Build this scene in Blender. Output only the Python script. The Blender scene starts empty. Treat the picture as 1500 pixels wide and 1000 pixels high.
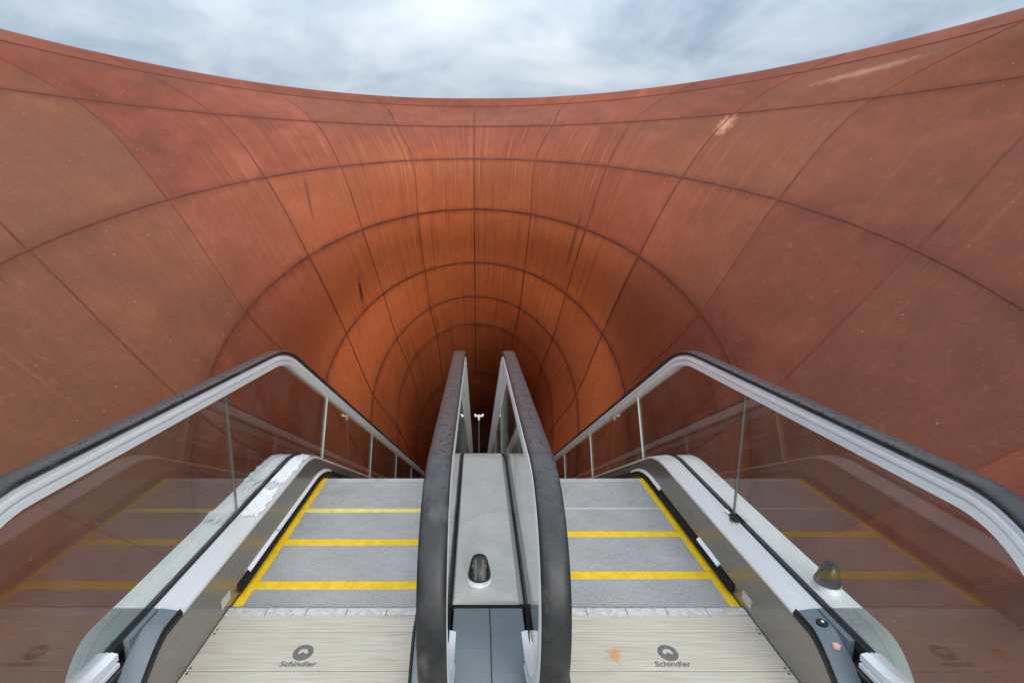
import bpy, math, random
from math import sin, cos, radians, sqrt, pi, tan
random.seed(7)
S = bpy.context.scene
COL = S.collection
EYE = 1.76            # eye height above the landing floor
XC = 0.043            # axis between the two escalators
T30 = tan(radians(30))

# ---------------------------------------------------------------- helpers
def tag(o, label=None, cat=None, group=None, kind=None):
    if label: o['label'] = label
    if cat: o['category'] = cat
    if group: o['group'] = group
    if kind: o['kind'] = kind
    return o

def empty(name, loc=(0, 0, 0)):
    o = bpy.data.objects.new(name, None)
    o.empty_display_size = .2
    o.location = loc
    COL.objects.link(o)
    return o

class MB:
    def __init__(s):
        s.v = []; s.f = []; s.m = []; s.uv = []; s.smooth = []
    def add(s, vs, fs, mi=0, sm=False):
        b = len(s.v)
        s.v += [tuple(p) for p in vs]
        for f in fs:
            s.f.append([b + i for i in f]); s.m.append(mi); s.smooth.append(sm)
        return b
    def box(s, x0, x1, y0, y1, z0, z1, mi=0):
        s.add([(x0,y0,z0),(x1,y0,z0),(x1,y1,z0),(x0,y1,z0),(x0,y0,z1),(x1,y0,z1),(x1,y1,z1),(x0,y1,z1)],
              [(0,3,2,1),(4,5,6,7),(0,1,5,4),(1,2,6,5),(2,3,7,6),(3,0,4,7)], mi)
    def loft(s, secs, closed=True, caps=True, mi=0, sm=False):
        n = len(secs[0]); vs = [p for c in secs for p in c]; fs = []
        for i in range(len(secs) - 1):
            for j in range(n if closed else n - 1):
                k = (j + 1) % n
                fs.append((i*n+j, i*n+k, (i+1)*n+k, (i+1)*n+j))
        if caps and closed:
            fs.append(tuple(range(n - 1, -1, -1)))
            fs.append(tuple((len(secs)-1)*n + j for j in range(n)))
        s.add(vs, fs, mi, sm)
    def lathe(s, c, prof, n=24, mi=0, sm=True):
        secs = [[(c[0]+r*cos(2*pi*k/n), c[1]+r*sin(2*pi*k/n), c[2]+z) for k in range(n)] for r, z in prof]
        s.loft(secs, True, True, mi, sm)
    def build(s, name, mats, parent=None, auto=None, bevel=0):
        me = bpy.data.meshes.new(name)
        me.from_pydata(s.v, [], s.f)
        if not isinstance(mats, (list, tuple)): mats = [mats]
        for m in mats: me.materials.append(m)
        me.polygons.foreach_set('material_index', s.m)
        me.polygons.foreach_set('use_smooth', s.smooth)
        import bmesh
        bm = bmesh.new(); bm.from_mesh(me)
        bmesh.ops.recalc_face_normals(bm, faces=bm.faces)
        if auto is not None:
            for e in bm.edges:
                if len(e.link_faces) == 2 and e.calc_face_angle(0) > radians(auto): e.smooth = False
        bm.to_mesh(me); bm.free()
        me.update()
        o = bpy.data.objects.new(name, me)
        COL.objects.link(o)
        if parent: o.parent = parent
        if bevel:
            b = o.modifiers.new('bevel', 'BEVEL'); b.width = bevel; b.segments = 2; b.limit_method = 'ANGLE'; b.angle_limit = radians(40)
        return o

def prof(D, base, D0, R):
    """height of a line that runs level and then bends down at 30 degrees round a radius"""
    t = R * tan(radians(15))
    if D <= D0 - t: return base
    if D >= D0 + t * cos(radians(30)): return base - T30 * (D - D0)
    return base - R + sqrt(max(R*R - (D - (D0 - t))**2, 0))

def drange(a, b, fine=((3.2, 4.2),)):
    out = [a]; d = a
    while d < b - 1e-6:
        st = .04 if any(p <= d < q for p, q in fine) else .25
        nx = d + st
        for p, q in fine:
            if d < p < nx: nx = p
        d = min(nx, b); out.append(d)
    return out

# ---------------------------------------------------------------- material nodes
class NT:
    def __init__(s, name):
        s.m = bpy.data.materials.new(name); s.m.use_nodes = True
        s.t = s.m.node_tree; s.t.nodes.clear()
        s.out = s.t.nodes.new('ShaderNodeOutputMaterial')
    def n(s, typ, **kw):
        nd = s.t.nodes.new('ShaderNode' + typ)
        for k, v in kw.items():
            if k.startswith('i_'):
                nd.inputs[k[2:].replace('_', ' ')].default_value = v
            else: setattr(nd, k, v)
        return nd
    def l(s, a, b): s.t.links.new(a, b)
    def math(s, op, a, b=None, c=None, clamp=False):
        nd = s.n('Math', operation=op, use_clamp=clamp)
        for i, v in enumerate((a, b, c)):
            if v is None: continue
            if isinstance(v, (int, float)): nd.inputs[i].default_value = v
            else: s.l(v, nd.inputs[i])
        return nd.outputs[0]
    def mix(s, f, a, b, mode='MIX'):
        nd = s.n('Mix', data_type='RGBA', blend_type=mode)
        for i, v in ((0, f), (6, a), (7, b)):
            if isinstance(v, (int, float)): nd.inputs[i].default_value = v
            elif isinstance(v, tuple): nd.inputs[i].default_value = (*v, 1) if len(v) == 3 else v
            else: s.l(v, nd.inputs[i])
        return nd.outputs[2]
    def ramp(s, f, stops):
        nd = s.n('ValToRGB'); e = nd.color_ramp.elements
        while len(e) > 1: e.remove(e[-1])
        for i, (p, c) in enumerate(stops):
            q = e[0] if i == 0 else e.new(p)
            q.position = p
            q.color = (c, c, c, 1) if isinstance(c, (int, float)) else (*c, 1)
        s.l(f, nd.inputs[0]); return nd.outputs[0]
    def noise(s, vec, scale, detail=4, rough=.55, dist=0):
        nd = s.n('TexNoise'); nd.inputs['Scale'].default_value = scale; nd.inputs['Detail'].default_value = detail
        nd.inputs['Roughness'].default_value = rough; nd.inputs['Distortion'].default_value = dist
        if vec is not None: s.l(vec, nd.inputs['Vector'])
        return nd.outputs['Fac']
    def mapping(s, vec, scale=(1,1,1), loc=(0,0,0), rot=(0,0,0)):
        nd = s.n('Mapping'); nd.inputs['Scale'].default_value = scale; nd.inputs['Location'].default_value = loc
        nd.inputs['Rotation'].default_value = rot
        s.l(vec, nd.inputs['Vector']); return nd.outputs[0]
    def obj(s): return s.n('TexCoord').outputs['Object']
    def bsdf(s, color, rough=.5, metal=0, spec=.5, bump=None, bstr=.2, bdist=.01, **kw):
        b = s.n('BsdfPrincipled')
        for k, v in (('Base Color', color), ('Roughness', rough), ('Metallic', metal), ('Specular IOR Level', spec)):
            if isinstance(v, (int, float)): b.inputs[k].default_value = v
            elif isinstance(v, tuple): b.inputs[k].default_value = (*v, 1)
            else: s.l(v, b.inputs[k])
        if bump is not None:
            bn = s.n('Bump'); bn.inputs['Strength'].default_value = bstr; bn.inputs['Distance'].default_value = bdist
            s.l(bump, bn.inputs['Height']); s.l(bn.outputs[0], b.inputs['Normal'])
        s.l(b.outputs[0], s.out.inputs[0]); return b

def simple(name, color, rough=.5, metal=0, spec=.5, var=.15, scale=8, rvar=.1, stretch=(1,1,1), bstr=0):
    t = NT(name); o = t.mapping(t.obj(), stretch)
    n = t.noise(o, scale, 5); n2 = t.noise(o, scale*6, 3)
    f = t.math('ADD', t.math('MULTIPLY', n, .7), t.math('MULTIPLY', n2, .3))
    c = t.mix(t.ramp(f, [(.3, 0), (.7, 1)]), tuple(x*(1-var) for x in color), tuple(min(1, x*(1+var)) for x in color))
    r = t.math('ADD', t.math('MULTIPLY', t.math('SUBTRACT', n, .5), 2*rvar), rough, clamp=True)
    t.bsdf(c, r, metal, spec, bump=n2 if bstr else None, bstr=bstr, bdist=.003)
    return t.m

M = {}
M['alu'] = simple('anodised_aluminium', (.85,.86,.87), .30, .35, .5, .05, 5, .06, (6, .6, .6))
M['steel'] = simple('brushed_steel_deck', (.76,.745,.73), .42, .55, .5, .06, 5, .08, (8, .5, 8))
M['steel_outer'] = simple('outer_deck_steel', (.84,.86,.83), .42, .2, .5, .08, 5, .08, (8, .5, 8))
M['skirt'] = simple('skirt_steel', (.33,.31,.29), .30, .75, .5, .10, 4, .08, (1, .4, 8))
M['cladding'] = simple('truss_cladding_steel', (.42,.42,.42), .4, .8, .5, .1, 2, .1)
M['black'] = simple('black_rubber_seal', (.012,.012,.013), .45, 0, .4, .3, 30, .1)
M['bristle'] = simple('black_bristle', (.014,.013,.012), .8, 0, .2, .4, 80, .1)
M['void'] = simple('inlet_black', (.006,.006,.006), .7, 0, .3, .3, 20, .05)
M['plastic'] = simple('blue_grey_plastic', (.135,.155,.172), .42, 0, .45, .10, 6, .08, bstr=.02)
M['plastic_outer'] = simple('green_grey_plastic', (.24,.275,.265), .45, 0, .45, .08, 6, .08)
M['yellow'] = simple('yellow_step_edge', (.80,.50,.010), .55, 0, .4, .20, 18, .1)
M['yellow_pale'] = simple('worn_yellow_edge', (.76,.62,.16), .55, 0, .4, .14, 14, .1)
M['grey_worn'] = simple('worn_grey_edge', (.55,.55,.54), .5, .2, .4, .1, 14, .1)
M['sensor'] = simple('glossy_black_plastic', (.010,.011,.010), .28, 0, .35, .2, 10, .05)
M['film'] = simple('white_film', (.76,.76,.76), .35, 0, .5, .06, 20, .1)
M['white'] = simple('white_paint', (.80,.80,.78), .4, 0, .5, .05, 10, .05)
M['glass_edge'] = simple('ground_glass_edge', (.55,.66,.60), .3, 0, .5, .05, 10, .05)
M['joint'] = simple('dark_glass_joint', (.11,.10,.085), .3, 0, .4, .1, 20)
M['mark'] = simple('dark_grey_marking', (.15,.138,.125), .55, .1, .4, .25, 60, .1)
M['mark_light'] = simple('light_marking', (.62,.59,.54), .5, .1, .4, .05, 30, .1)
M['peach'] = simple('peach_button', (.75,.42,.30), .4, 0, .5, .05, 30, .05)
M['ground'] = simple('plaza_concrete', (.30,.29,.27), .8, 0, .3, .15, .6, .1)

def step_mat():
    t = NT('grey_step_aluminium'); o = t.obj()
    sp = t.noise(t.mapping(o, (1, .55, 1)), 95, 2, .6)
    big = t.noise(o, 5, 4)
    f = t.math('ADD', t.math('MULTIPLY', sp, .55), t.math('MULTIPLY', big, .45))
    c = t.ramp(f, [(.30, (.335,.32,.30)), (.50, (.455,.44,.42)), (.72, (.58,.56,.535))])
    c = t.mix(t.ramp(t.noise(o, 2.6, 5, .65), [(.45, 0), (.68, .45)]), c, (.30,.29,.285))
    rust = t.ramp(t.noise(o, 9, 6, .7), [(.66, 0), (.78, 1)])
    c = t.mix(t.math('MULTIPLY', rust, .25), c, (.36,.27,.2))
    t.bsdf(c, .5, .25, .4, bump=sp, bstr=.2, bdist=.003)
    return t.m
M['step'] = step_mat()

def plate_mat(stain):
    t = NT('beige_landing_plate' + ('_stained' if stain else '')); o = t.obj()
    a = t.noise(t.mapping(o, (1.1, 34, 1)), 3.2, 5, .6)
    fine = t.noise(t.mapping(o, (1.5, 160, 1)), 2.2, 3, .6)
    blot = t.noise(o, 7, 5, .6)
    c = t.ramp(a, [(.25, (.42,.345,.26)), (.45, (.54,.465,.37)), (.55, (.58,.51,.415)), (.78, (.64,.585,.49))])
    c = t.mix(t.ramp(blot, [(.42, 0), (.62, .4)]), c, (.55,.53,.42))
    c = t.mix(t.ramp(t.noise(t.mapping(o, (1, 9, 1)), 3.1, 5, .65), [(.55, 0), (.70, .5)]), c, (.46,.30,.20))
    c = t.mix(t.math('MULTIPLY', t.ramp(fine, [(.40, 1), (.5, 0)]), .35), c, (.28,.24,.19))
    if stain:
        s = t.n('Separate' + 'XYZ'); t.l(o, s.inputs[0])
        dx = t.math('MULTIPLY', t.math('SUBTRACT', s.outputs[0], .607), 1/.042)
        dy = t.math('MULTIPLY', t.math('SUBTRACT', s.outputs[1], 1.905), 1/.045)
        d = t.math('SQRT', t.math('ADD', t.math('MULTIPLY', dx, dx), t.math('MULTIPLY', dy, dy)))
        d = t.math('ADD', d, t.math('MULTIPLY', t.math('SUBTRACT', t.noise(o, 38, 3, .6), .5), 2.6))
        c = t.mix(t.ramp(d, [(.45, .9), (1.0, 0)]), c, (.62,.29,.11))
    t.bsdf(c, .5, .12, .4, bump=fine, bstr=.12, bdist=.004)
    return t.m
M['plate'] = plate_mat(False); M['plate_stained'] = plate_mat(True)

def rubber_mat():
    t = NT('handrail_rubber'); o = t.obj()
    sep = t.n('SeparateXYZ'); t.l(o, sep.inputs[0])
    wet = t.ramp(t.math('ADD', sep.outputs[1], t.math('MULTIPLY', t.noise(o, 6, 3), .5)), [(0, 0), (1, 1)])
    wetf = t.math('MULTIPLY', t.math('SUBTRACT', t.math('ADD', sep.outputs[1], t.math('MULTIPLY', t.noise(o, 9, 3), .5)), -.62), 2.2, clamp=True)
    gn = t.n('SeparateXYZ'); t.l(t.n('NewGeometry').outputs['Normal'], gn.inputs[0])
    wetf = t.math('MULTIPLY', wetf, t.math('MULTIPLY', t.math('SUBTRACT', gn.outputs[2], .45), 4, clamp=True))
    v = t.n('TexVoronoi', feature='SMOOTH_F1'); v.inputs['Scale'].default_value = 62; v.inputs['Smoothness'].default_value = .25
    t.l(t.mapping(o, (1, .7, 1)), v.inputs['Vector'])
    keep = t.ramp(t.noise(o, 40, 2), [(.46, 0), (.54, 1)])
    drop = t.math('MULTIPLY', t.math('MULTIPLY', t.ramp(v.outputs['Distance'], [(.22, 1), (.42, 0)]), keep), wetf)
    dust = t.ramp(t.noise(o, 7, 6, .65), [(.45, 0), (.72, 1)])
    c = t.mix(dust, (.012,.012,.013), (.036,.034,.032))
    film = t.mix(t.noise(o, 25, 4), (.045,.041,.042), (.085,.076,.076))  # grey of the wet film is sky reflection painted into the colour
    c = t.mix(t.math('MULTIPLY', wetf, .85), c, film)
    c = t.mix(t.math('MULTIPLY', drop, .85), c, (.018,.016,.017))
    # scuffed pale patches where hands rub
    sc = t.ramp(t.noise(t.mapping(o, (1.5, 1, 1), (3.1, .4, 0)), 6.0, 4, .55), [(.60, 0), (.80, 1)])
    c = t.mix(t.math('MULTIPLY', t.math('MULTIPLY', sc, t.math('SUBTRACT', 1, wetf)), .6), c, (.16,.14,.115))
    r = t.math('SUBTRACT', .46, t.math('MULTIPLY', wetf, .14))
    r = t.math('SUBTRACT', r, t.math('MULTIPLY', drop, .2))
    t.bsdf(c, r, 0, .36, bump=t.math('ADD', drop, t.math('MULTIPLY', t.noise(o, 120, 2), .05)), bstr=.5, bdist=.004)
    return t.m
M['rubber'] = rubber_mat()

def glass_mat():
    t = NT('balustrade_glass')
    g = t.n('NewGeometry')
    ior = t.math('ADD', 1.54, t.math('MULTIPLY', g.outputs['Backfacing'], 1/1.54 - 1.54))
    fr = t.n('Fresnel'); t.l(ior, fr.inputs['IOR'])
    sm = t.noise(t.obj(), 3, 5, .65)
    tr = t.n('BsdfTransparent'); tr.inputs[0].default_value = (.83,.84,.83,1)
    gl = t.n('BsdfGlossy'); gl.inputs['Color'].default_value = (1,1,1,1); gl.inputs['Roughness'].default_value = .012
    mx = t.n('MixShader'); t.l(fr.outputs[0], mx.inputs[0]); t.l(tr.outputs[0], mx.inputs[1]); t.l(gl.outputs[0], mx.inputs[2])
    df = t.n('BsdfDiffuse'); df.inputs[0].default_value = (.42,.38,.35,1)
    m2 = t.n('MixShader'); t.l(t.math('MULTIPLY', t.ramp(sm, [(.4, .03), (.75, 1)]), .06), m2.inputs[0])
    t.l(mx.outputs[0], m2.inputs[1]); t.l(df.outputs[0], m2.inputs[2])
    t.l(m2.outputs[0], t.out.inputs[0])
    return t.m
M['glass'] = glass_mat()

def corten_mat():
    t = NT('weathered_corten_steel')
    uv = t.n('UVMap', uv_map='panel').outputs[0]
    at = t.n('Attribute', attribute_name='tint'); 
    o = t.obj()
    sep = t.n('SeparateXYZ'); t.l(uv, sep.inputs[0]); U, V = sep.outputs[0], sep.outputs[1]
    big = t.noise(o, .55, 5, .6, .6)
    mid = t.noise(o, 2.3, 6, .62, .4)
    fine = t.noise(o, 26, 5, .65)
    grain = t.noise(o, 120, 3, .6)
    c = t.ramp(t.math('ADD', t.math('MULTIPLY', big, .55), t.math('MULTIPLY', mid, .45)),
               [(.33, (.108,.030,.0165)), (.45, (.170,.0445,.0245)), (.55, (.215,.056,.0305)), (.68, (.29,.083,.045))])
    # per plate difference of patina: olive-brown / red / orange
    sc = t.n('SeparateColor'); t.l(at.outputs['Color'], sc.inputs[0])
    lf = t.math('MULTIPLY', t.math('SUBTRACT', t.math('MULTIPLY', U, -1), t.math('ADD', 3.2, t.math('MULTIPLY', mid, 1.6))), .35, clamp=True)
    c = t.mix(t.math('ADD', sc.outputs[0], t.math('MULTIPLY', lf, .45), clamp=True), c, t.mix(mid, (.12,.052,.026), (.18,.083,.042)))
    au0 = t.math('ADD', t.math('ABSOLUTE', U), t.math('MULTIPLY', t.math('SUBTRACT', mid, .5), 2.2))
    ora = t.math('MULTIPLY', t.math('MULTIPLY', t.math('SUBTRACT', t.math('ADD', 3.9, t.math('MULTIPLY', t.math('MAXIMUM', t.math('SUBTRACT', V, 4.8), 0), 1.6)), au0), 1/2.8, clamp=True), t.math('MULTIPLY', t.math('SUBTRACT', V, 3.3), 1/2.7, clamp=True))  # orange rust; brighter colour down the throat also stands in for missing light
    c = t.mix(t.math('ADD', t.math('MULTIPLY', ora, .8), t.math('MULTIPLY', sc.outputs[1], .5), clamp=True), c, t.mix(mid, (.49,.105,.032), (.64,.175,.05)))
    c = t.mix(sc.outputs[2], c, t.mix(mid, (.085,.021,.015), (.13,.031,.021)))
    # mottling
    c = t.mix(t.ramp(fine, [(.36, .24), (.55, 0)]), c, (.10,.028,.017))
    c = t.mix(t.ramp(t.noise(o, 9, 6, .7), [(.56, 0), (.74, .3)]), c, (.30,.12,.065))
    # rain streaks running down the curve of the plates
    st = t.noise(t.mapping(uv, (11, .28, 1)), 1.6, 6, .6, .1)
    st2 = t.noise(t.mapping(uv, (30, .34, 1), (7, 3, 0)), 1.3, 5, .62, .1)
    au = t.math('ABSOLUTE', U)
    cen = t.math('MULTIPLY', t.math('SUBTRACT', 4.2, au), 1/3.2, clamp=True)      # the middle of the bowl drains most water
    low = t.math('MULTIPLY', t.math('SUBTRACT', V, 2.1), 1/1.6, clamp=True)
    run = t.math('ADD', t.math('MULTIPLY', t.ramp(t.noise(o, .8, 3), [(.42, .15), (.62, 1)]), .26), t.math('MULTIPLY', cen, t.math('ADD', .25, t.math('MULTIPLY', low, .75))), clamp=True)
    run = t.math('MULTIPLY', run, t.ramp(t.noise(t.mapping(uv, (2.4, .75, 1), (3, 1, 0)), 1.7, 4, .6, .4), [(.36, .12), (.62, 1.25)]))
    c = t.mix(t.math('MULTIPLY', t.ramp(st, [(.48, 0), (.72, 1)]), t.math('MULTIPLY', run, .55)), c, (.13,.030,.015))
    c = t.mix(t.math('MULTIPLY', t.ramp(st2, [(.50, 0), (.74, 1)]), t.math('MULTIPLY', run, .45)), c, (.14,.032,.015))
    c = t.mix(t.math('MULTIPLY', t.ramp(st2, [(.26, 1), (.46, 0)]), t.math('MULTIPLY', run, .6)), c, (.46,.17,.07))
    # short drips hanging from the ring welds
    fv = t.math('FRACT', V)
    drip = t.noise(t.mapping(uv, (34, .0, 1)), 1.5, 3, .6)
    ln = t.math('MULTIPLY', t.math('SUBTRACT', drip, .50), .9, clamp=True)
    dm = t.math('MULTIPLY', t.math('SUBTRACT', ln, fv), 22, clamp=True)
    gate = t.ramp(t.noise(t.mapping(uv, (1.3, 1.1, 1)), 1.2, 2), [(.42, 0), (.60, 1)])
    c = t.mix(t.math('MULTIPLY', t.math('MULTIPLY', dm, gate), .65), c, (.06,.017,.012))
    # grime held along the ring welds
    nr = t.math('ABSOLUTE', t.math('SUBTRACT', t.math('FRACT', t.math('ADD', V, .5)), .5))
    gr = t.math('MULTIPLY', t.math('SUBTRACT', t.math('MULTIPLY', t.noise(t.mapping(uv, (3, .8, 1)), 2.2, 5, .65), .16), nr), 12, clamp=True)
    c = t.mix(t.math('MULTIPLY', gr, .4), c, (.085,.023,.014))
    # pale scuffs
    scuff = t.noise(t.mapping(uv, (5, 2.2, 1), (1.7, 9.3, 0), (0, 0, .5)), 2.6, 6, .7, .3)
    c = t.mix(t.ramp(scuff, [(.70, 0), (.80, .5)]), c, (.38,.19,.12))
    sp = t.n('TexVoronoi'); sp.inputs['Scale'].default_value = 4.5; t.l(o, sp.inputs['Vector'])
    c = t.mix(t.ramp(sp.outputs['Distance'], [(.025, .55), (.06, 0)]), c, (.42,.25,.16))
    def patch(u0, v0, ru, rv, sl, amt, col_, nz=2.4):
        du = t.math('SUBTRACT', t.math('SUBTRACT', U, u0), t.math('MULTIPLY', t.math('SUBTRACT', V, v0), sl))
        a = t.math('MULTIPLY', du, 1/ru); b = t.math('MULTIPLY', t.math('SUBTRACT', V, v0), 1/rv)
        d = t.math('SQRT', t.math('ADD', t.math('MULTIPLY', a, a), t.math('MULTIPLY', b, b)))
        d = t.math('ADD', d, t.math('MULTIPLY', t.math('SUBTRACT', t.noise(t.mapping(uv, (9, 5, 1)), 3.2, 5, .7), .5), nz))
        return t.mix(t.ramp(d, [(.35, amt), (1.05, 0)]), c, col_)
    c = patch(3.02, 3.20, .085, .20, .15, .75, (.52,.25,.15))
    c = patch(3.55, 2.42, .24, .15, -1.2, .42, (.44,.25,.17))
    c = patch(-2.42, 5.72, .045, .26, -.25, .85, (.055,.017,.012), 1.0)
    c = patch(-2.62, 4.35, .03, .40, -.3, .6, (.09,.024,.015), 1.2)
    c = patch(1.85, 5.2, .05, .55, .0, .6, (.09,.024,.015), 1.4)
    h = t.math('ADD', t.math('MULTIPLY', fine, .6), t.math('MULTIPLY', grain, .4))
    h = t.math('ADD', h, t.math('MULTIPLY', t.math('ADD', big, t.noise(o, 1.6, 3)), 4))
    t.bsdf(c, t.math('ADD', .46, t.math('MULTIPLY', t.math('ADD', fine, mid), .2)), 0, .16, bump=h, bstr=.22, bdist=.02)
    return t.m
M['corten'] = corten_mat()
M['weld'] = simple('dark_rust_weld', (.115,.029,.016), .7, 0, .25, .45, 5, .1)
M['weld_faint'] = simple('faint_rust_weld', (.15,.037,.018), .7, 0, .25, .35, 5, .1)

# ---------------------------------------------------------------- setting: funnel of weathered steel
# rings from the outer lip to the deep throat: apex D, apex Z (from the eye), tilt of plane, radius, width factor, lower stretch
RINGS = [
    (11.75, 2.95, -3, 9.8, 1.03, 1.0),    # 0 back of the lip
    (11.00, 3.204, -1, 8.9, 1.03, 1.0),   # 1 rim
    (10.87, 3.02, 0.6, 8.2, 1.02, 1.0),   # 2 lip seam
    (10.10, 2.44, 4.4, 7.95, 1.03, 1.0),  # 3
    (9.68, 1.769, 23.2, 4.88, 1.04, 1.1), # 4
    (9.92, .869, 34.4, 3.86, .915, 1.1),  # 5
    (11.0, -.181, 53.2, 3.18, .92, 1.3),  # 6
    (12.0, -1.012, 58, 2.79, .826, 1.5),  # 7
    (13.2, -1.845, 60, 2.30, .86, 1.9),    # 8
    (17.2, -4.20, 60, 2.35, .88, 2.0),     # 9
    (27.2, -9.97, 60, 2.35, .88, 2.0),     # 10
]
PHI = {
    0: [0,14,29,44,62,80,98,118,140], 1: [0,13.5,28,43,60.5,78,96,116,140], 2: [0,13,27,41.5,59,76.5,94,115,140],
    3: [0,10.5,21,32.7,46,62,82,105,135], 4: [0,13,28,43,61,84,112,146,180], 5: [0,18,36,54,78,105,135,160,180],
    6: [0,22,42,64,88,114,140,162,180], 7: [0,28,53,84,110,132,152,168,180], 8: [0,32,62,97,122,142,158,170,180],
    9: [0,35,68,108,132,149,162,172,180], 10: [0,35,68,108,132,149,162,172,180]}

def cr(p, x, K=None):
    """smooth curve through p at the knots K"""
    n = len(p) - 1; x = min(max(x, 0), n); i = min(int(x), n - 1); t = x - i
    K = K or list(range(n + 1))
    d = [(p[j+1]-p[j])/(K[j+1]-K[j]) for j in range(n)]
    def m(j):
        if j == 0: return d[0]
        if j == n: return d[-1]
        a, b = K[j]-K[j-1], K[j+1]-K[j]
        return (d[j-1]*b + d[j]*a)/(a+b)
    h = K[i+1]-K[i]
    return (2*t**3-3*t*t+1)*p[i] + (t**3-2*t*t+t)*h*m(i) + (3*t*t-2*t**3)*p[i+1] + (t**3-t*t)*h*m(i+1)
def ring_point(u, i):
    """point of meridian u on ring i"""
    D, Z, t, R, e, k = RINGS[i]
    ph = radians(min(cr(PHI[i], abs(u)), 180)) * (1 if u >= 0 else -1)
    t = radians(t)
    s = R*(1-cos(ph)) if abs(ph) <= pi/2 else R - R*k*cos(ph)
    return (-.07 + R*e*sin(ph), D - cos(t)*s, EYE + Z - sin(t)*s)
_mer = {}
def funnel(u, v):
    """a smooth curve along meridian u through its points on all rings"""
    q = round(u, 4)
    if q not in _mer:
        P = [ring_point(u, i) for i in range(len(RINGS))]
        K = [0.0]
        for a, b in zip(P[:-1], P[1:]): K.append(K[-1] + max(math.dist(a, b), .05))
        _mer[q] = ([[p[j] for p in P] for j in range(3)], K)
    C, K = _mer[q]
    return tuple(cr(C[j], v, K) for j in range(3))
def fnormal(u, v):
    from mathutils import Vector
    e = .01
    a = Vector(funnel(u+e, v)) - Vector(funnel(u-e, v)); b = Vector(funnel(u, min(v+e, 10))) - Vector(funnel(u, v-e))
    n = a.cross(b)
    if n.length < 1e-9: return Vector((0,-1,0))
    n.normalize()
    return n

root = tag(empty('steel_funnel', (0, 11, 0)), 'vast rust-brown weathered steel funnel of welded curved plates swallowing both escalators', 'funnel')
def rooted(mb, name, mats, auto=None):
    mb.v = [(x, y-11, z) for x, y, z in mb.v]
    return mb.build(name, mats, root, auto)

NS = 8
vs_list = []
v = 0.0
while v < 10 - 1e-9:
    vs_list.append(v); v += 1/6 if v < 9 - 1e-9 else .5
vs_list.append(10.0)
umax = lambda v: 6.0 if v < 3.999 else 8.0
us = [-8 + i/NS for i in range(16*NS + 1)]
verts = [funnel(u, v) for v in vs_list for u in us]
nu = len(us); faces = []; fuv = []; ftint = []
prnd = {}
special = {(-5,3): (.6,0,0), (-6,3): (.5,0,0), (-5,2): (.5,0,0), (-6,4): (.6,0,.15), (-5,4): (.45,0,0), (-4,4): (.18,0,0),
           (1,4): (0,0,.3), (3,4): (.2,0,0), (4,4): (.15,0,.35), (5,4): (.5,0,.35), (4,3): (.3,0,.2), (3,3): (.4,0,.05), (5,3): (.35,0,.35), (2,3): (.28,0,.05),
           (1,3): (.12,0,.1), (3,5): (.1,0,.25), (4,5): (.1,0,.35), (3,2): (.4,0,.05), (4,2): (.4,0,.1)}
for i in range(len(vs_list) - 1):
    for j in range(nu - 1):
        um, vm = (us[j]+us[j+1])/2, (vs_list[i]+vs_list[i+1])/2
        if abs(um) > umax(vm): continue
        faces.append((i*nu+j, i*nu+j+1, (i+1)*nu+j+1, (i+1)*nu+j))
        fuv.append([(us[j], vs_list[i]), (us[j+1], vs_list[i]), (us[j+1], vs_list[i+1]), (us[j], vs_list[i+1])])
        pk = (math.floor(um), math.floor(vm))
        if pk not in prnd:
            prnd[pk] = (random.random()**2*.25, random.random()**2*.25, random.random()**2*.25)
            if pk in special: prnd[pk] = tuple(min(1, a + random.uniform(0, .06)) for a in special[pk])
        ftint.append(prnd[pk])
me = bpy.data.meshes.new('funnel_shell')
me.from_pydata([(x, y-11, z) for x, y, z in verts], [], faces)
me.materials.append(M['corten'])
me.uv_layers.new(name='panel'); me.color_attributes.new('tint', 'FLOAT_COLOR', 'CORNER')
me.uv_layers['panel'].data.foreach_set('uv', [c for q in fuv for p in q for c in p])
me.color_attributes['tint'].data.foreach_set('color', [c for tn in ftint for _ in range(4) for c in (*tn, 1)])
me.polygons.foreach_set('use_smooth', [True]*len(faces))
me.update()
shell = bpy.data.objects.new('funnel_shell', me); COL.objects.link(shell); shell.parent = root
# inward side is found from a point on the axis
from mathutils import Vector
def inward(u, v):
    n = fnormal(u, v); p = Vector(funnel(u, v)); q = funnel(0, v); c = Vector((0, q[1] - 2, q[2] - 1.5))
    return n if n.dot(c - p) > 0 else -n

def ribbon(path, w, name, mat, hgt=.006):
    """raised weld bead along (u, v) samples"""
    mb = MB(); secs = []
    pts = [Vector(funnel(u, v)) for u, v in path]
    for i, (u, v) in enumerate(path):
        n = inward(u, v)
        tg = (pts[min(i+1, len(pts)-1)] - pts[max(i-1, 0)]).normalized()
        b = n.cross(tg).normalized()
        ww = w * random.uniform(.85, 1.15) * .5
        j = b * random.uniform(-.0015, .0015)
        p = pts[i] + j
        secs.append([tuple(p - b*ww - n*.02), tuple(p - b*ww*.75 + n*hgt), tuple(p + b*ww*.75 + n*hgt), tuple(p + b*ww - n*.02)])
    mb.loft(secs, True, True, 0, False)
    return rooted(mb, name, mat)

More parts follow.
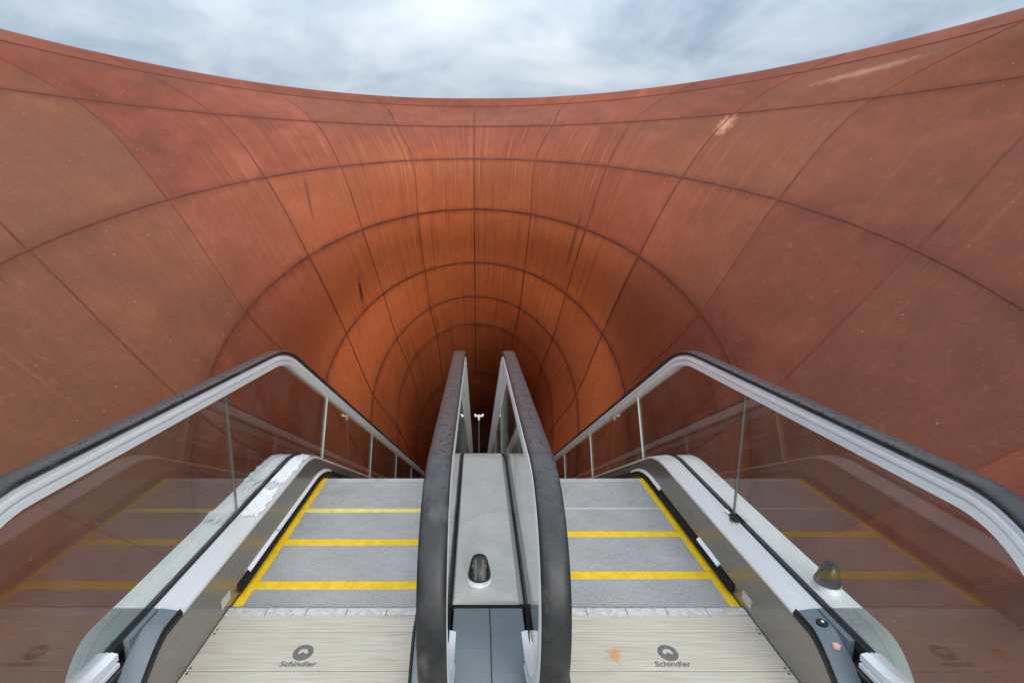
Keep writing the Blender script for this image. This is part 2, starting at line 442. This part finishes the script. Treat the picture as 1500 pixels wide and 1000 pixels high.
for v, w, m in ((2, .022, 'weld'), (3, .024, 'weld'), (4, .030, 'weld'), (5, .040, 'weld'), (6, .040, 'weld'), (7, .040, 'weld'), (8, .036, 'weld_faint')):
    lim = 6 if v < 4 else 7.9
    n = int(lim*2*14)
    ribbon([(-lim + 2*lim*i/n, v) for i in range(n+1)], w, 'ring_weld', M[m])
for u in range(-7, 8):
    v0 = 1.3 if abs(u) < 6 else 4
    segs = [(v0, 2, .012, 'weld_faint'), (2, 3, .014, 'weld_faint'), (3, 4, .022, 'weld'), (4, 6, .030 if abs(u) in (0, 3) else .018, 'weld' if abs(u) in (0, 2, 3, 5) else 'weld_faint'),
            (6, 9, .03, 'weld' if abs(u) in (0, 3) else 'weld_faint')]
    if abs(u) >= 6: segs = segs[3:]
    for a, b, w, m in segs:
        if u in (-1, 1) and a == 2 and False: continue
        n = max(8, int((b-a)*22))
        ribbon([(u, a + (b-a)*i/n) for i in range(n+1)], w, 'plate_weld', M[m])
# added dark cap that shuts sky light out of the throat's lower end
mb = MB()
ring = [Vector(funnel(u_, 9.9)) for u_ in us[:-1]]; mid_ = sum(ring, Vector()) / len(ring)
ring = [tuple(mid_ + (p - mid_)*1.08) for p in ring]
mb.add(ring, [tuple(range(len(ring)))])
rooted(mb, 'throat_light_stop', M['weld'])

# ---------------------------------------------------------------- setting: ground and landing
mb = MB(); n = 72
inner = [(13.2*cos(2*pi*k/n), 3 + 13.2*sin(2*pi*k/n), -.03) for k in range(n)]
outer = [(900*cos(2*pi*k/n), 3 + 900*sin(2*pi*k/n), -.03) for k in range(n)]
mb.loft([inner, outer], True, False)
tag(mb.build('ground', M['ground']), kind='structure')
mb = MB(); mb.box(-2.6, 2.6, -11.0, .55, -.30, -.006); mb.box(-1.75, 1.75, .55, 1.30, -.30, -.006)
tag(mb.build('landing_floor', M['ground']), kind='structure')

# ---------------------------------------------------------------- escalators
DEND = 18.0
GL = .632                                  # glass plane from lane centre
deck = lambda D: prof(D, .285, 3.50, .7)
rail = lambda D: prof(D, 1.095, 3.42, .9)
stepl = lambda D: prof(D, 0, 3.72, .8)

def rail_path(sh):
    p = [(1.88, .150), (1.80, .160), (1.70 + max(sh, 0)*.5, .185)]
    for k in range(0, 17):
        a = radians(-90 - 90*k/16); p.append((1.60 + max(sh, 0) + (.555 - min(sh, 0))*cos(a), .72 + .515*sin(a)))
    for k in range(1, 19):
        a = radians(180 - 90*k/18); p.append((1.42 + sh + .375*cos(a), .72 + .375*sin(a)))
    for D in drange(1.66, DEND, ((3.1, 3.8),)): p.append((D, rail(D)))
    return p
def sweep(path, sec, X):
    secs = []
    for i, (D, h) in enumerate(path):
        a = path[max(i-1, 0)]; b = path[min(i+1, len(path)-1)]
        tD, th = b[0]-a[0], b[1]-a[1]; L = math.hypot(tD, th); tD, th = tD/L, th/L
        nD, nh = -th, tD
        secs.append([(X + sx, D + nD*sn, h + nh*sn) for sx, sn in sec])
    return secs
RUB = [(a, b*.68 + .005) for a, b in [(-.030,.018),(-.015,.0205),(0,.021),(.015,.0205),(.030,.018),(.038,.010),(.041,-.002),(.038,-.014),(.030,-.019),(.024,-.019),(.024,-.012),(-.024,-.012),(-.024,-.019),(-.030,-.019),(-.038,-.014),(-.041,-.002),(-.038,.010)]]
ALU = [(a*1.28, b) for a, b in [(.021,-.0125),(.021,-.020),(.030,-.024),(.032,-.030),(.032,-.042),(.019,-.045),(.019,-.052),(.030,-.055),(.030,-.080),(.012,-.086),(-.012,-.086),(-.030,-.080),(-.030,-.055),(-.019,-.052),(-.019,-.045),(-.032,-.042),(-.032,-.030),(-.030,-.024),(-.021,-.020),(-.021,-.0125)]]

def glass_polys(sh):
    polys = []
    top = lambda D: rail(D) - .075
    bot = lambda D: deck(D) - .035
    p = [(2.6, bot(2.6)), (1.72, .25), (1.64 + max(sh, 0)*.7, .268)]
    for k in range(0, 15):
        a = radians(-90 - 90*k/14); p.append((1.60 + max(sh, 0) + (.480 - min(sh, 0))*cos(a), .72 + .438*sin(a)))
    for k in range(1, 17):
        a = radians(180 - 90*k/16); p.append((1.42 + sh + .300*cos(a), .72 + .300*sin(a)))
    p.append((2.6, top(2.6)))
    polys.append(p)
    joints = [(2.606, 2.606)]
    d = 4.09
    while d < DEND: joints.append((d, d + .275)); d += 1.78
    for (b0, t0), (b1, t1) in zip(joints[:-1], joints[1:]):
        g = .004
        tp = [D for D in drange(t0, t1 - g, ((3.1, 3.8),))]
        bp = [D for D in drange(b0, b1 - g, ((3.2, 3.8),))]
        polys.append([(D, top(D)) for D in tp] + [(D, bot(D)) for D in reversed(bp)])
    return polys

def text_mesh(txt, size, x, y, z, parent, mat, width):
    cu = bpy.data.curves.new('wordmark', 'FONT'); cu.body = txt; cu.size = size; cu.align_x = 'CENTER'; cu.align_y = 'CENTER'
    cu.shear = .14; cu.extrude = .0004; cu.offset = size*.012
    tmp = bpy.data.objects.new('tmp', cu); COL.objects.link(tmp)
    bpy.context.view_layer.update()
    dg = bpy.context.evaluated_depsgraph_get()
    me = bpy.data.meshes.new_from_object(tmp.evaluated_get(dg))
    w = max(v.co.x for v in me.vertices) - min(v.co.x for v in me.vertices)
    k = width / w
    for v in me.vertices: v.co = (v.co.x*k, v.co.y*k*.9, v.co.z)
    bpy.data.objects.remove(tmp)
    me.materials.clear(); me.materials.append(mat)
    o = bpy.data.objects.new('wordmark', me); COL.objects.link(o); o.location = (x, y, z); o.parent = parent
    return o

def build_escalator(side, nosings, label):
    lc = XC + .8*side
    esc = tag(empty('escalator', (lc, 2.0, 0)), label, 'escalator', 'escalators side by side')
    def put(mb, name, mats, parent=None, auto=None, bevel=0):
        mb.v = [(x - lc, y - 2.0, z) for x, y, z in mb.v]
        return mb.build(name, mats, parent or esc, auto, bevel)
    # landing plates -------------------------------------------------------
    pm = M['plate_stained'] if side > 0 else M['plate']
    def plate(y0, y1, z=0):
        mb = MB(); mb.box(lc-.5, lc+.5, y0, y1, -.05, z)
        o = mb.build('landing_plate', pm, None, None, .0015)
        o.parent = esc; o.matrix_parent_inverse.identity(); 
        o.location = (-lc, -2.0, 0)
        return o
    pl = plate(1.824, 2.040); plate(2.0425, 2.147, .001); plate(1.35, 1.820); plate(.56, 1.346)
    for y0 in (2.055, 2.030, 1.836, 1.808):        # countersunk screws along the plate edges
        for x0 in (-.485, .485):
            mb = MB(); mb.lathe((lc+x0, y0, -.0005), [(.0005,.002),(.0055,.002),(.006,.0005),(.006,0),(.0005,0)], 12)
            put(mb, 'screw', M['joint'], None, 30)
    # maker's mark on the main plate
    zz = .0012
    lx, ly = (-.785, 1.92) if side < 0 else (.853, 1.918)
    mb = MB(); n = 40
    mb.loft([[(lx + r*cos(2*pi*k/n), ly + r*sin(2*pi*k/n), z) for k in range(n)] for r, z in ((.0445,-.0005), (.0445, zz), (.0225, zz), (.0225,-.0005))], True, False)
    mb.add([(lx + .0225*cos(a), ly + .0225*sin(a), zz-.0006) for a in [radians(-160 + 14*i) for i in range(11)]] + [(lx+.010, ly-.006, zz-.0006), (lx, ly+.004, zz-.0006), (lx-.010, ly-.006, zz-.0006)], [tuple(range(14))])
    logo = mb.build('round_emblem', M['mark'], pl)
    tx = -.787 if side < 0 else .849
    text_mesh('Schindler', .034, tx, 1.856, .0012, pl, M['mark'], .158)
    # comb segments ----------------------------------------------------------
    for k in range(5):
        mb = MB(); a = lc - .5 + .2*k + .002; b = a + .196
        mb.box(a, b, 2.149, 2.196, -.03, .004)
        nt = 21
        for j in range(nt):
            c = a + (b-a)*(j+.5)/nt
            mb.add([(c-.0024,2.196,-.02),(c+.0024,2.196,-.02),(c+.0024,2.196,.004),(c-.0024,2.196,.004),(c-.0016,2.226,-.02),(c+.0016,2.226,-.02),(c+.0016,2.226,-.008),(c-.0016,2.226,-.008)],
                   [(0,3,2,1),(4,5,6,7),(0,1,5,4),(1,2,6,5),(2,3,7,6),(3,0,4,7)])
        put(mb, 'comb_segment', M['comb'])
    # steps ---------------------------------------------------------------------
    prev = 2.10
    allst = []
    for k, d in enumerate(nosings): allst.append((prev, d, -.010 - (.004 if k == 3 else 0), k)); prev = d
    z = -.014
    for k in range(30):
        d = prev + .405; z -= .215 if k == 0 else .234
        allst.append((prev, d, z, 9)); prev = d
    for y0, y1, z, k in allst:
        ym = M['yellow']; wn = .064
        if k == 2: ym, wn = (M['yellow_pale'], .050) if side < 0 else (M['grey_worn'], .016)
        if k == 3: ym, wn = M['step'], .06
        mb = MB(); y0 += .003
        pr_ = []; nrib = 98; pw = .892/nrib                                                   # grooved tread
        for r_ in range(nrib):
            xa = lc - .446 + pw*r_
            pr_ += [(xa, z-.0028), (xa + pw*.14, z-.0028), (xa + pw*.22, z), (xa + pw*.92, z)]
        pr_ += [(lc+.446, z-.0028), (lc+.446, z-.06), (lc-.446, z-.06)]
        mb.loft([[(x, y, h) for x, h in pr_] for y in (y0, y1-wn-.001)])
        secs = [[(x, y1-.004, z-.036), (x, y1-.03, z-.16), (x, y1-.10, z-.24), (x, y1-.12, z-.24), (x, y1-.09, z-.07), (x, y1-.06, z-.036)] for x in (lc-.495, lc+.495)]
        mb.loft(secs)
        st = put(mb, 'step', M['step'])
        mb = MB(); mb.box(lc-.4455, lc+.4455, y1-wn, y1, z-.035, z+.001)
        put(mb, 'nosing', ym, st)
        for s in (-1, 1):
            mb = MB(); x0, x1 = sorted((lc + s*.446, lc + s*.497))
            mb.box(x0, x1, y0, y1, z-.035, z+.0015)
            put(mb, 'edge_strip', M['yellow'], st)
    # balustrades ---------------------------------------------------------------
    for s in (-1, 1):
        outer = (s == side)
        X = lambda d: lc + s*d
        Ds = drange(1.44, DEND, ((1.44, 1.86), (3.2, 4.1)))
        mb = MB(); mb.loft([[(X(.503), D, stepl(D) - .16), (X(.503), D, deck(D)-.030 - .27*max(0, (1.74-D)/.32)**1.45), (X(.523), D, deck(D)-.030 - .27*max(0, (1.74-D)/.32)**1.45), (X(.523), D, stepl(D)-.16)] for D in Ds])
        put(mb, 'skirt_panel', M['skirt'], None, 30)
        # inner deck: slopes from the glass down to the skirt
        Dd = drange(1.845, DEND, ((3.2, 3.9),))
        mb = MB(); mb.loft([[(X(.494), D, deck(D)-.030), (X(.494), D, deck(D)-.020), (X(.500), D, deck(D)-.014), (X(.619), D, deck(D)), (X(.619), D, deck(D)-.035)] for D in Dd])
        put(mb, 'inner_deck', M['steel'], None, 25)
        # seals both sides of the glass
        for d0, d1 in ((.6195, .6257), (.6383, .6455)):
            mb = MB(); mb.loft([[(X(d0), D, deck(D)-.03), (X(d0), D, deck(D)+.006), (X(d1), D, deck(D)+.012), (X(d1), D, deck(D)-.03)] for D in drange(1.60, DEND, ((3.2, 3.9),))])
            put(mb, 'glass_seal', M['black'], None, 25)
        if outer:
            mb = MB(); mb.loft([[(X(.646), D, deck(D)-.035), (X(.646), D, deck(D)), (X(.788), D, deck(D)), (X(.798), D, deck(D)-.008), (X(.798), D, deck(D)-.035)] for D in Dd])
            put(mb, 'outer_deck', M['steel_outer'], None, 25)
            mb = MB(); mb.loft([[(X(.780), D, deck(D)-.04), (X(.792), D, deck(D)-.04), (X(.792), D, stepl(D)-1.0), (X(.780), D, stepl(D)-1.0)] for D in drange(1.86, DEND, ((3.2, 3.9),))])
            put(mb, 'truss_cladding', M['cladding'], None, 25)
        # newel end caps in plastic
        def cap(a, b, name, mat, z_in=0, D1=1.842, D0=1.42, taper=0, ex=1.45, thin=0):
            secs = []
            N = 16
            for i in range(N+1):
                D = D1 - (D1-D0)*i/N
                t = max(0, (1.74-D)/(1.74-D0)); dz = .27*t**ex
                q = taper * t**2
                bb = b - q
                top = .285 - dz
                lo = top - thin if thin else -.02; r_ = min(.012, (bb-a)*.3)
                secs.append([(X(a), D, lo), (X(a), D, top - z_in), (X(a + r_), D, top - z_in*.8 + .0015), (X(bb - r_), D, top + .0015), (X(bb), D, top - .006), (X(bb), D, lo)])
            mb = MB(); mb.loft(secs, True, True, 0, True)
            return put(mb, name, mat, None, 35)
        cap(.507, .596, 'newel_cap', M['plastic'], .012)
        cap(.494, .5065, 'cap_trim', M['black'], .016, 1.842, 1.42, 0, 1.45, .034)
        mb = MB(); mb.loft([[(X(.5965), D, -.02), (X(.5965), D, .286), (X(.619), D, .287), (X(.619), D, -.02)] for D in (1.842, 1.75, 1.665)])
        put(mb, 'newel_cap', M['plastic'], None, 30)
        if outer: 
            cap(.669, .798, 'newel_cap', M['plastic_outer'], .0, 1.842, 1.40, .10, 2.0)
            mb = MB(); mb.loft([[(X(.646), D, -.02), (X(.646), D, .287), (X(.6685), D, .2868), (X(.6685), D, -.02)] for D in (1.842, 1.75, 1.665)])
            put(mb, 'newel_cap', M['plastic_outer'], None, 30)
        mb = MB(); mb.box(min(X(.597), X(.668)), max(X(.597), X(.668)), 1.43, 1.664, -.02, .13); mb.box(min(X(.620), X(.645)), max(X(.620), X(.645)), 1.664, 1.842, .0, .262)
        put(mb, 'handrail_inlet', M['void'])
        # brush along the skirt
        Db = drange(2.30, DEND, ((3.2, 4.2),))
        mb = MB(); mb.loft([[(X(.4985), D, stepl(D)+.045), (X(.5025), D, stepl(D)+.062), (X(.5025), D, stepl(D)+.012), (X(.478), D, stepl(D)+.016)] for D in Db])
        put(mb, 'skirt_brush', M['bristle'])
        if outer:
            runs = ((2.42, 2.80), (2.815, 3.9)) if side < 0 else ((2.46, 2.72), (3.35, 4.0))
            for a, b in runs:
                mb = MB(); mb.loft([[(X(.484), D, stepl(D)+.058), (X(.5024), D, stepl(D)+.072), (X(.5024), D, stepl(D)+.0625), (X(.488), D, stepl(D)+.048)] for D in drange(a, b, ((3.2, 4.2),))])
                put(mb, 'brush_holder', M['alu'], None, 30)
            mb = MB(); mb.box(min(X(.5005), X(.5028)), max(X(.5005), X(.5028)), 2.145, 2.225, .035, .085)
            put(mb, 'skirt_label_plate', M['grey_worn'])
        # handrail, its guide and the glass
        sh = -.05 if outer else .11
        RP, GP = rail_path(sh), glass_polys(sh)
        mb = MB(); mb.loft(sweep(RP, RUB, X(GL)), True, True, 0, True); put(mb, 'handrail', M['rubber'], None, 50)
        mb = MB(); mb.loft(sweep(RP[3:], ALU, X(GL)), True, True, 0, True); put(mb, 'handrail_guide', M['alu'], None, 30)
        for p in GP:
            mb = MB(); k = len(p); x0, x1 = X(GL-.006), X(GL+.006)
            mb.add([(x0, a, b) for a, b in p] + [(x1, a, b) for a, b in p], [tuple(range(k)), tuple(range(2*k-1, k-1, -1))], 0)
            mb.add([(x0, a, b) for a, b in p] + [(x1, a, b) for a, b in p], [(i, (i+1) % k, k + (i+1) % k, k + i) for i in range(k)], 1)
            for i in range(k):
                if p[i][0] < 2.7 and p[(i+1) % k][0] < 2.7: mb.m[2+i] = 2
            put(mb, 'glass_panel', [M['glass'], M['glass_edge'], M['joint']])
    if side > 0:      # stop button and key switch on the outer newel cap
        mb = MB(); cx_, cy_ = lc + .558, 1.760
        mb.lathe((cx_, cy_, .278), [(.001,0),(.021,0),(.021,.010),(.017,.013),(.001,.013)], 20); put(mb, 'key_switch', M['sensor'], None, 40)
        mb = MB(); mb.lathe((cx_, cy_, .2905), [(.0005,0),(.006,0),(.006,.003),(.0005,.003)], 14); put(mb, 'switch_lock', M['white'], None, 40)
        mb = MB(); mb.lathe((lc + .556, 1.672, .250), [(.0005,0),(.014,0),(.014,.012),(.012,.014),(.0005,.014)], 18); put(mb, 'round_button', M['peach'], None, 40)
    return esc

def comb_mat():
    t = NT('comb_aluminium'); o = t.obj()
    f = t.noise(o, 40, 4, .7)
    c = t.ramp(f, [(.3, (.40,.38,.36)), (.5, (.56,.54,.51)), (.7, (.68,.66,.62))])
    t.bsdf(c, .5, .2, .4)
    return t.m
M['comb'] = comb_mat()

build_escalator(-1, (2.420, 2.823, 3.202, 3.68), 'escalator going down beside the scraps of torn white film, three yellow step edges crossing it')
build_escalator(1, (2.505, 2.914, 3.214, 3.68), 'escalator going down with orange-stained landing plate and round key switch on its newel')

# ---------------------------------------------------------------- console cover between the escalators
cov = tag(empty('centre_cover', (XC, 2.6, .28)), 'grey metal cover strip between the two black handrails, ending in blue-grey plastic', 'cover')
def pcov(mb, name, mat, auto=25, bevel=0):
    mb.v = [(x - XC, y - 2.6, z - .28) for x, y, z in mb.v]; return mb.build(name, mat, cov, auto, bevel)
a, b = XC - .150, XC + .136
mb = MB(); mb.loft([[(a, D, deck(D)-.02), (a, D, deck(D)+.006), (a+.006, D, deck(D)+.012), (b-.006, D, deck(D)+.012), (b, D, deck(D)+.006), (b, D, deck(D)-.02)] for D in drange(1.875, DEND, ((3.2, 3.9),))])
pcov(mb, 'cover_plate', M['cover'] if 'cover' in M else simple('matt_grey_cover', (.52,.495,.455), .42, .15, .5, .16, 5, .08))
mb = MB(); mb.box(XC-.165, XC+.165, 1.846, 1.880, .15, .277); pcov(mb, 'gap_strip', M['void'])
mb = MB(); mb.loft([[(x, D, deck(D)-.03), (x, D, deck(D)-.012), (x2, D, deck(D)-.012), (x2, D, deck(D)-.03)] for D in drange(1.88, DEND, ((3.2, 3.9),)) for x, x2 in ((XC-.170, XC+.170),)])
pcov(mb, 'base_channel', M['cladding'])
for s in (-1, 1):
    secs = []
    for i in range(13):
        D = 1.845 - .5*i/12; t = max(0, (1.70-D)/.35); top = .283 - .16*t**2
        x0, x1 = (XC - .146, XC + .0055) if s < 0 else (XC + .0075, XC + .146)
        secs.append([(x0, D, -.02), (x0, D, top-.004), (x0+.004, D, top), (x1-.002, D, top), (x1, D, top-.003), (x1, D, -.02)])
    mb = MB(); mb.loft(secs); pcov(mb, 'plastic_end', M['plastic'], 25)

# ---------------------------------------------------------------- radar sensors (black hoods on silver feet)
def sensor(x, y, z, facet, label):
    r = tag(empty('motion_sensor', (x, y, z)), label, 'sensor', 'black escalator sensors')
    mb = MB(); mb.lathe((0,0,0), [(.001,0),(.056,0),(.057,.004),(.056,.010),(.053,.012),(.053,.016),(.055,.018),(.055,.026),(.001,.026)], 36)
    mb.build('foot', M['alu'], r, 35)
    mb = MB(); n = 36
    def ringp(rad, zz, cut):
        out = []
        for k in range(n):
            an = 2*pi*k/n; px, py = rad*cos(an), rad*sin(an)
            fx, fy = cos(facet), sin(facet); dd = px*fx + py*fy
            if dd > cut: px -= fx*(dd-cut); py -= fy*(dd-cut)
            out.append((px, py, zz))
        return out
    mb.loft([ringp(.052,.026,.052), ringp(.053,.034,.050), ringp(.043,.080,.024), ringp(.035,.110,.006), ringp(.031,.115,.002), ringp(.010,.119,-.002)], True, True, 0, True)
    mb.build('hood', M['sensor'], r, 28)
    mb = MB()
    for off in (-.016, .016):
        fx, fy = cos(facet), sin(facet); tx_, ty_ = -fy, fx
        pts = []
        for zz, cut in ((.040, .049), (.080, .0235), (.110, .0065)):
            pts.append([(fx*(cut+.0015*q) + tx_*(off+w), fy*(cut+.0015*q) + ty_*(off+w), zz+.001*q) for w, q in ((-.0025,-1), (-.0025,1), (.0025,1), (.0025,-1))])
        mb.loft(pts)
    mb.build('hood_rib', M['joint'], r)
    return r
sensor(XC - .036, 2.005, deck(2.0) + .0125, radians(-90), 'black hooded sensor on the cover strip between the handrails')
sensor(XC + .8 + .726, 1.975, deck(2.0) + .0008, radians(165), 'black hooded sensor on the outer deck behind the balustrade glass')

# ---------------------------------------------------------------- thin pole with white double head down between the handrails
pr = tag(empty('camera_pole', (XC - .02, 10.0, deck(10.0) + .008)), 'thin pole with a white two-headed fitting far down between the handrails', 'camera pole')
H = 1.85
mb = MB(); mb.lathe((0,0,0), [(.05,0),(.05,.012),(.013,.016),(.011,H-.14),(.016,H-.13),(.016,H-.05),(.012,H-.03)], 14); mb.build('pole', M['cladding'], pr, 40)
mb = MB(); mb.lathe((0,0,H-.13), [(.010,0),(.022,.02),(.026,.07),(.026,.13),(.012,.14)], 14); mb.build('mount', M['white'], pr, 40)
for s in (-1, 1):
    mb = MB(); secs = []
    for t, rx, dz in ((0, .018, 0), (.03, .019, .004), (.055, .020, .010), (.06, .034, .012), (.095, .036, .022), (.10, .028, .022)):
        secs.append([(s*t + 0, rx*cos(2*pi*k/12)*1.1, H - .03 + dz + rx*sin(2*pi*k/12)) for k in range(12)])
    mb.loft(secs, True, True, 0, True); mb.build('camera_head', M['white'], pr, 40)

# ---------------------------------------------------------------- scraps of film on the left balustrade deck
def scrap(x0, x1, d0, d1, label, lift=.003, slope=False, rag=.02, seed=0):
    rnd = random.Random(seed); nx, nd = 10, max(6, int((d1-d0)/.035))
    def H_(x, D):
        dl = abs(x - (XC-.8))
        base = deck(D) + (0 if dl > .62 else -(.607-dl)*.131)
        return base
    grid = []
    e0 = [rnd.uniform(-rag, rag)*1.6 for _ in range(nx+1)]; e1 = [rnd.uniform(-rag, rag)*1.6 for _ in range(nx+1)]
    s0 = [rnd.uniform(0, rag*.7) for _ in range(nd+1)]; s1 = [rnd.uniform(0, rag*.7) for _ in range(nd+1)]
    for j in range(nd+1):
        row = []
        for i in range(nx+1):
            fx, fd = i/nx, j/nd
            xx = x0 + s0[j] + (x1 - s1[j] - x0 - s0[j])*fx
            dd = d0 + (d1-d0)*fd + e0[i]*(1-fd) + e1[i]*fd
            lift_ = lift + abs(rnd.gauss(0, .0016)) + (.006*rnd.random() if i in (0, nx) or j in (0, nd) else 0)
            row.append((xx, dd, H_(xx, dd) + lift_))
        grid.append(row)
    cx_, cy_ = (x0+x1)/2, (d0+d1)/2; cz_ = H_(cx_, cy_)
    mb = MB(); n1 = nx+1
    top = [(x-cx_, y-cy_, z-cz_) for r in grid for x, y, z in r]; bot = [(x, y, z-.0008) for x, y, z in top]
    fs = [(j*n1+i, j*n1+i+1, (j+1)*n1+i+1, (j+1)*n1+i) for j in range(nd) for i in range(nx)]
    N = len(top)
    mb.add(top + bot, fs + [tuple(N + q for q in reversed(f)) for f in fs], 0, False)
    o = mb.build('film_scrap', M['film']); o.location = (cx_, cy_, cz_)
    return tag(o, label, 'film scrap', 'scraps of white film')
xl = XC - .8
scrap(xl-.795, xl-.648, 2.52, 2.93, 'white film scrap on the outer deck behind the glass, nearest the landing', seed=3, rag=.03)
scrap(xl-.795, xl-.648, 2.99, 3.70, 'long white film scrap over the bend of the outer deck behind the glass', seed=5, rag=.03)
scrap(xl-.615, xl-.503, 2.60, 2.92, 'ragged white film scrap lying midway along the inner deck, short of the bend', seed=8, rag=.025)
scrap(xl-.614, xl-.503, 3.00, 3.72, 'white film scrap on the inner deck covering the bend', seed=11, rag=.03)

# small clip on the right glass seal
mb = MB()
o_ = (XC + .8 + .606, 2.56, deck(2.56) + .002)
mb.box(-.012, .010, -.045, .03, .0, .014); mb.box(-.030, -.012, -.03, -.012, 0, .010)
cl = mb.build('cable_clip', M['sensor'], None, None, .003); cl.location = o_
tag(cl, 'small black clip lying against the glass seal of the balustrade', 'clip')
mb = MB(); mb.box(-.011, .006, .031, .085, .001, .009); mb.build('clip_tail', M['film'], cl, None, .002)

# ---------------------------------------------------------------- camera
cam = bpy.data.cameras.new('camera'); co = bpy.data.objects.new('camera', cam); COL.objects.link(co)
co.location = (0, 0, EYE); co.rotation_euler = (radians(90 - 10.1), 0, 0)
cam.sensor_width = 36; cam.lens = 717/1500*36; cam.shift_x = 50/1500; cam.clip_end = 3000; cam.clip_start = .05
S.camera = co

# ---------------------------------------------------------------- light
w = bpy.data.worlds.new('World'); S.world = w; w.use_nodes = True
nt = w.node_tree; nt.nodes.clear()
class WT(NT):
    def __init__(s): s.t = nt
t = WT()
SUN_EL, SUN_AZ = radians(17), radians(165)
sky = t.n('TexSky', sky_type='NISHITA'); sky.sun_disc = False; sky.sun_elevation = SUN_EL; sky.sun_rotation = SUN_AZ
tc = t.n('TexCoord').outputs['Generated']
sp = t.n('SeparateXYZ'); t.l(tc, sp.inputs[0])
zc = t.math('MAXIMUM', sp.outputs[2], 0.0)
den = t.math('ADD', zc, .22)
cb = t.n('CombineXYZ'); t.l(t.math('DIVIDE', sp.outputs[0], den), cb.inputs[0]); t.l(t.math('DIVIDE', sp.outputs[1], den), cb.inputs[1])
n1 = t.noise(t.mapping(cb.outputs[0], (1, 1.0, 1), (2.7, 3.9, 0)), 1.35, 9, .58, .4)
n2 = t.noise(t.mapping(cb.outputs[0], (1, 1.2, 1), (4.2, .5, 0)), 2.9, 7, .58, .5)
f = t.math('ADD', t.math('MULTIPLY', n1, .65), t.math('MULTIPLY', n2, .35))
cl = t.ramp(f, [(.37, (3.5,4.4,5.6)), (.46, (4.9,5.9,7.1)), (.53, (6.1,7.0,8.0)), (.63, (7.7,8.4,9.1))])
back = t.math('POWER', t.math('MAXIMUM', t.math('MULTIPLY', sp.outputs[1], -1), 0), 1.5)
gain = t.math('ADD', t.math('ADD', .20, t.math('MULTIPLY', zc, 1.6)), t.math('MULTIPLY', back, 1.5))
gn = t.n('VectorMath', operation='SCALE'); t.l(cl, gn.inputs[0]); t.l(gain, gn.inputs['Scale'])
sk = t.n('VectorMath', operation='SCALE'); t.l(sky.outputs[0], sk.inputs[0]); sk.inputs['Scale'].default_value = .9
cover = t.ramp(f, [(.30, .72), (.45, .95), (.6, 1)])
col = t.mix(cover, sk.outputs[0], gn.outputs[0])
bg = t.n('Background'); t.l(col, bg.inputs['Color']); bg.inputs['Strength'].default_value = .1
wo = t.n('OutputWorld'); t.l(bg.outputs[0], wo.inputs[0])

sun = bpy.data.lights.new('sun', 'SUN'); sun.energy = 1.7; sun.angle = radians(25); sun.color = (1, .93, .84)
so = bpy.data.objects.new('sun', sun); COL.objects.link(so)
so.rotation_euler = (pi/2 - SUN_EL, 0, pi - SUN_AZ)
so.location = (0, 0, 30)

S.view_settings.view_transform = 'Standard'; S.view_settings.look = 'None'
S.view_settings.exposure = 0.5; S.view_settings.gamma = 1
S.cycles.max_bounces = 10; S.cycles.diffuse_bounces = 5; S.cycles.glossy_bounces = 5; S.cycles.transparent_max_bounces = 16
S.cycles.use_denoising = True
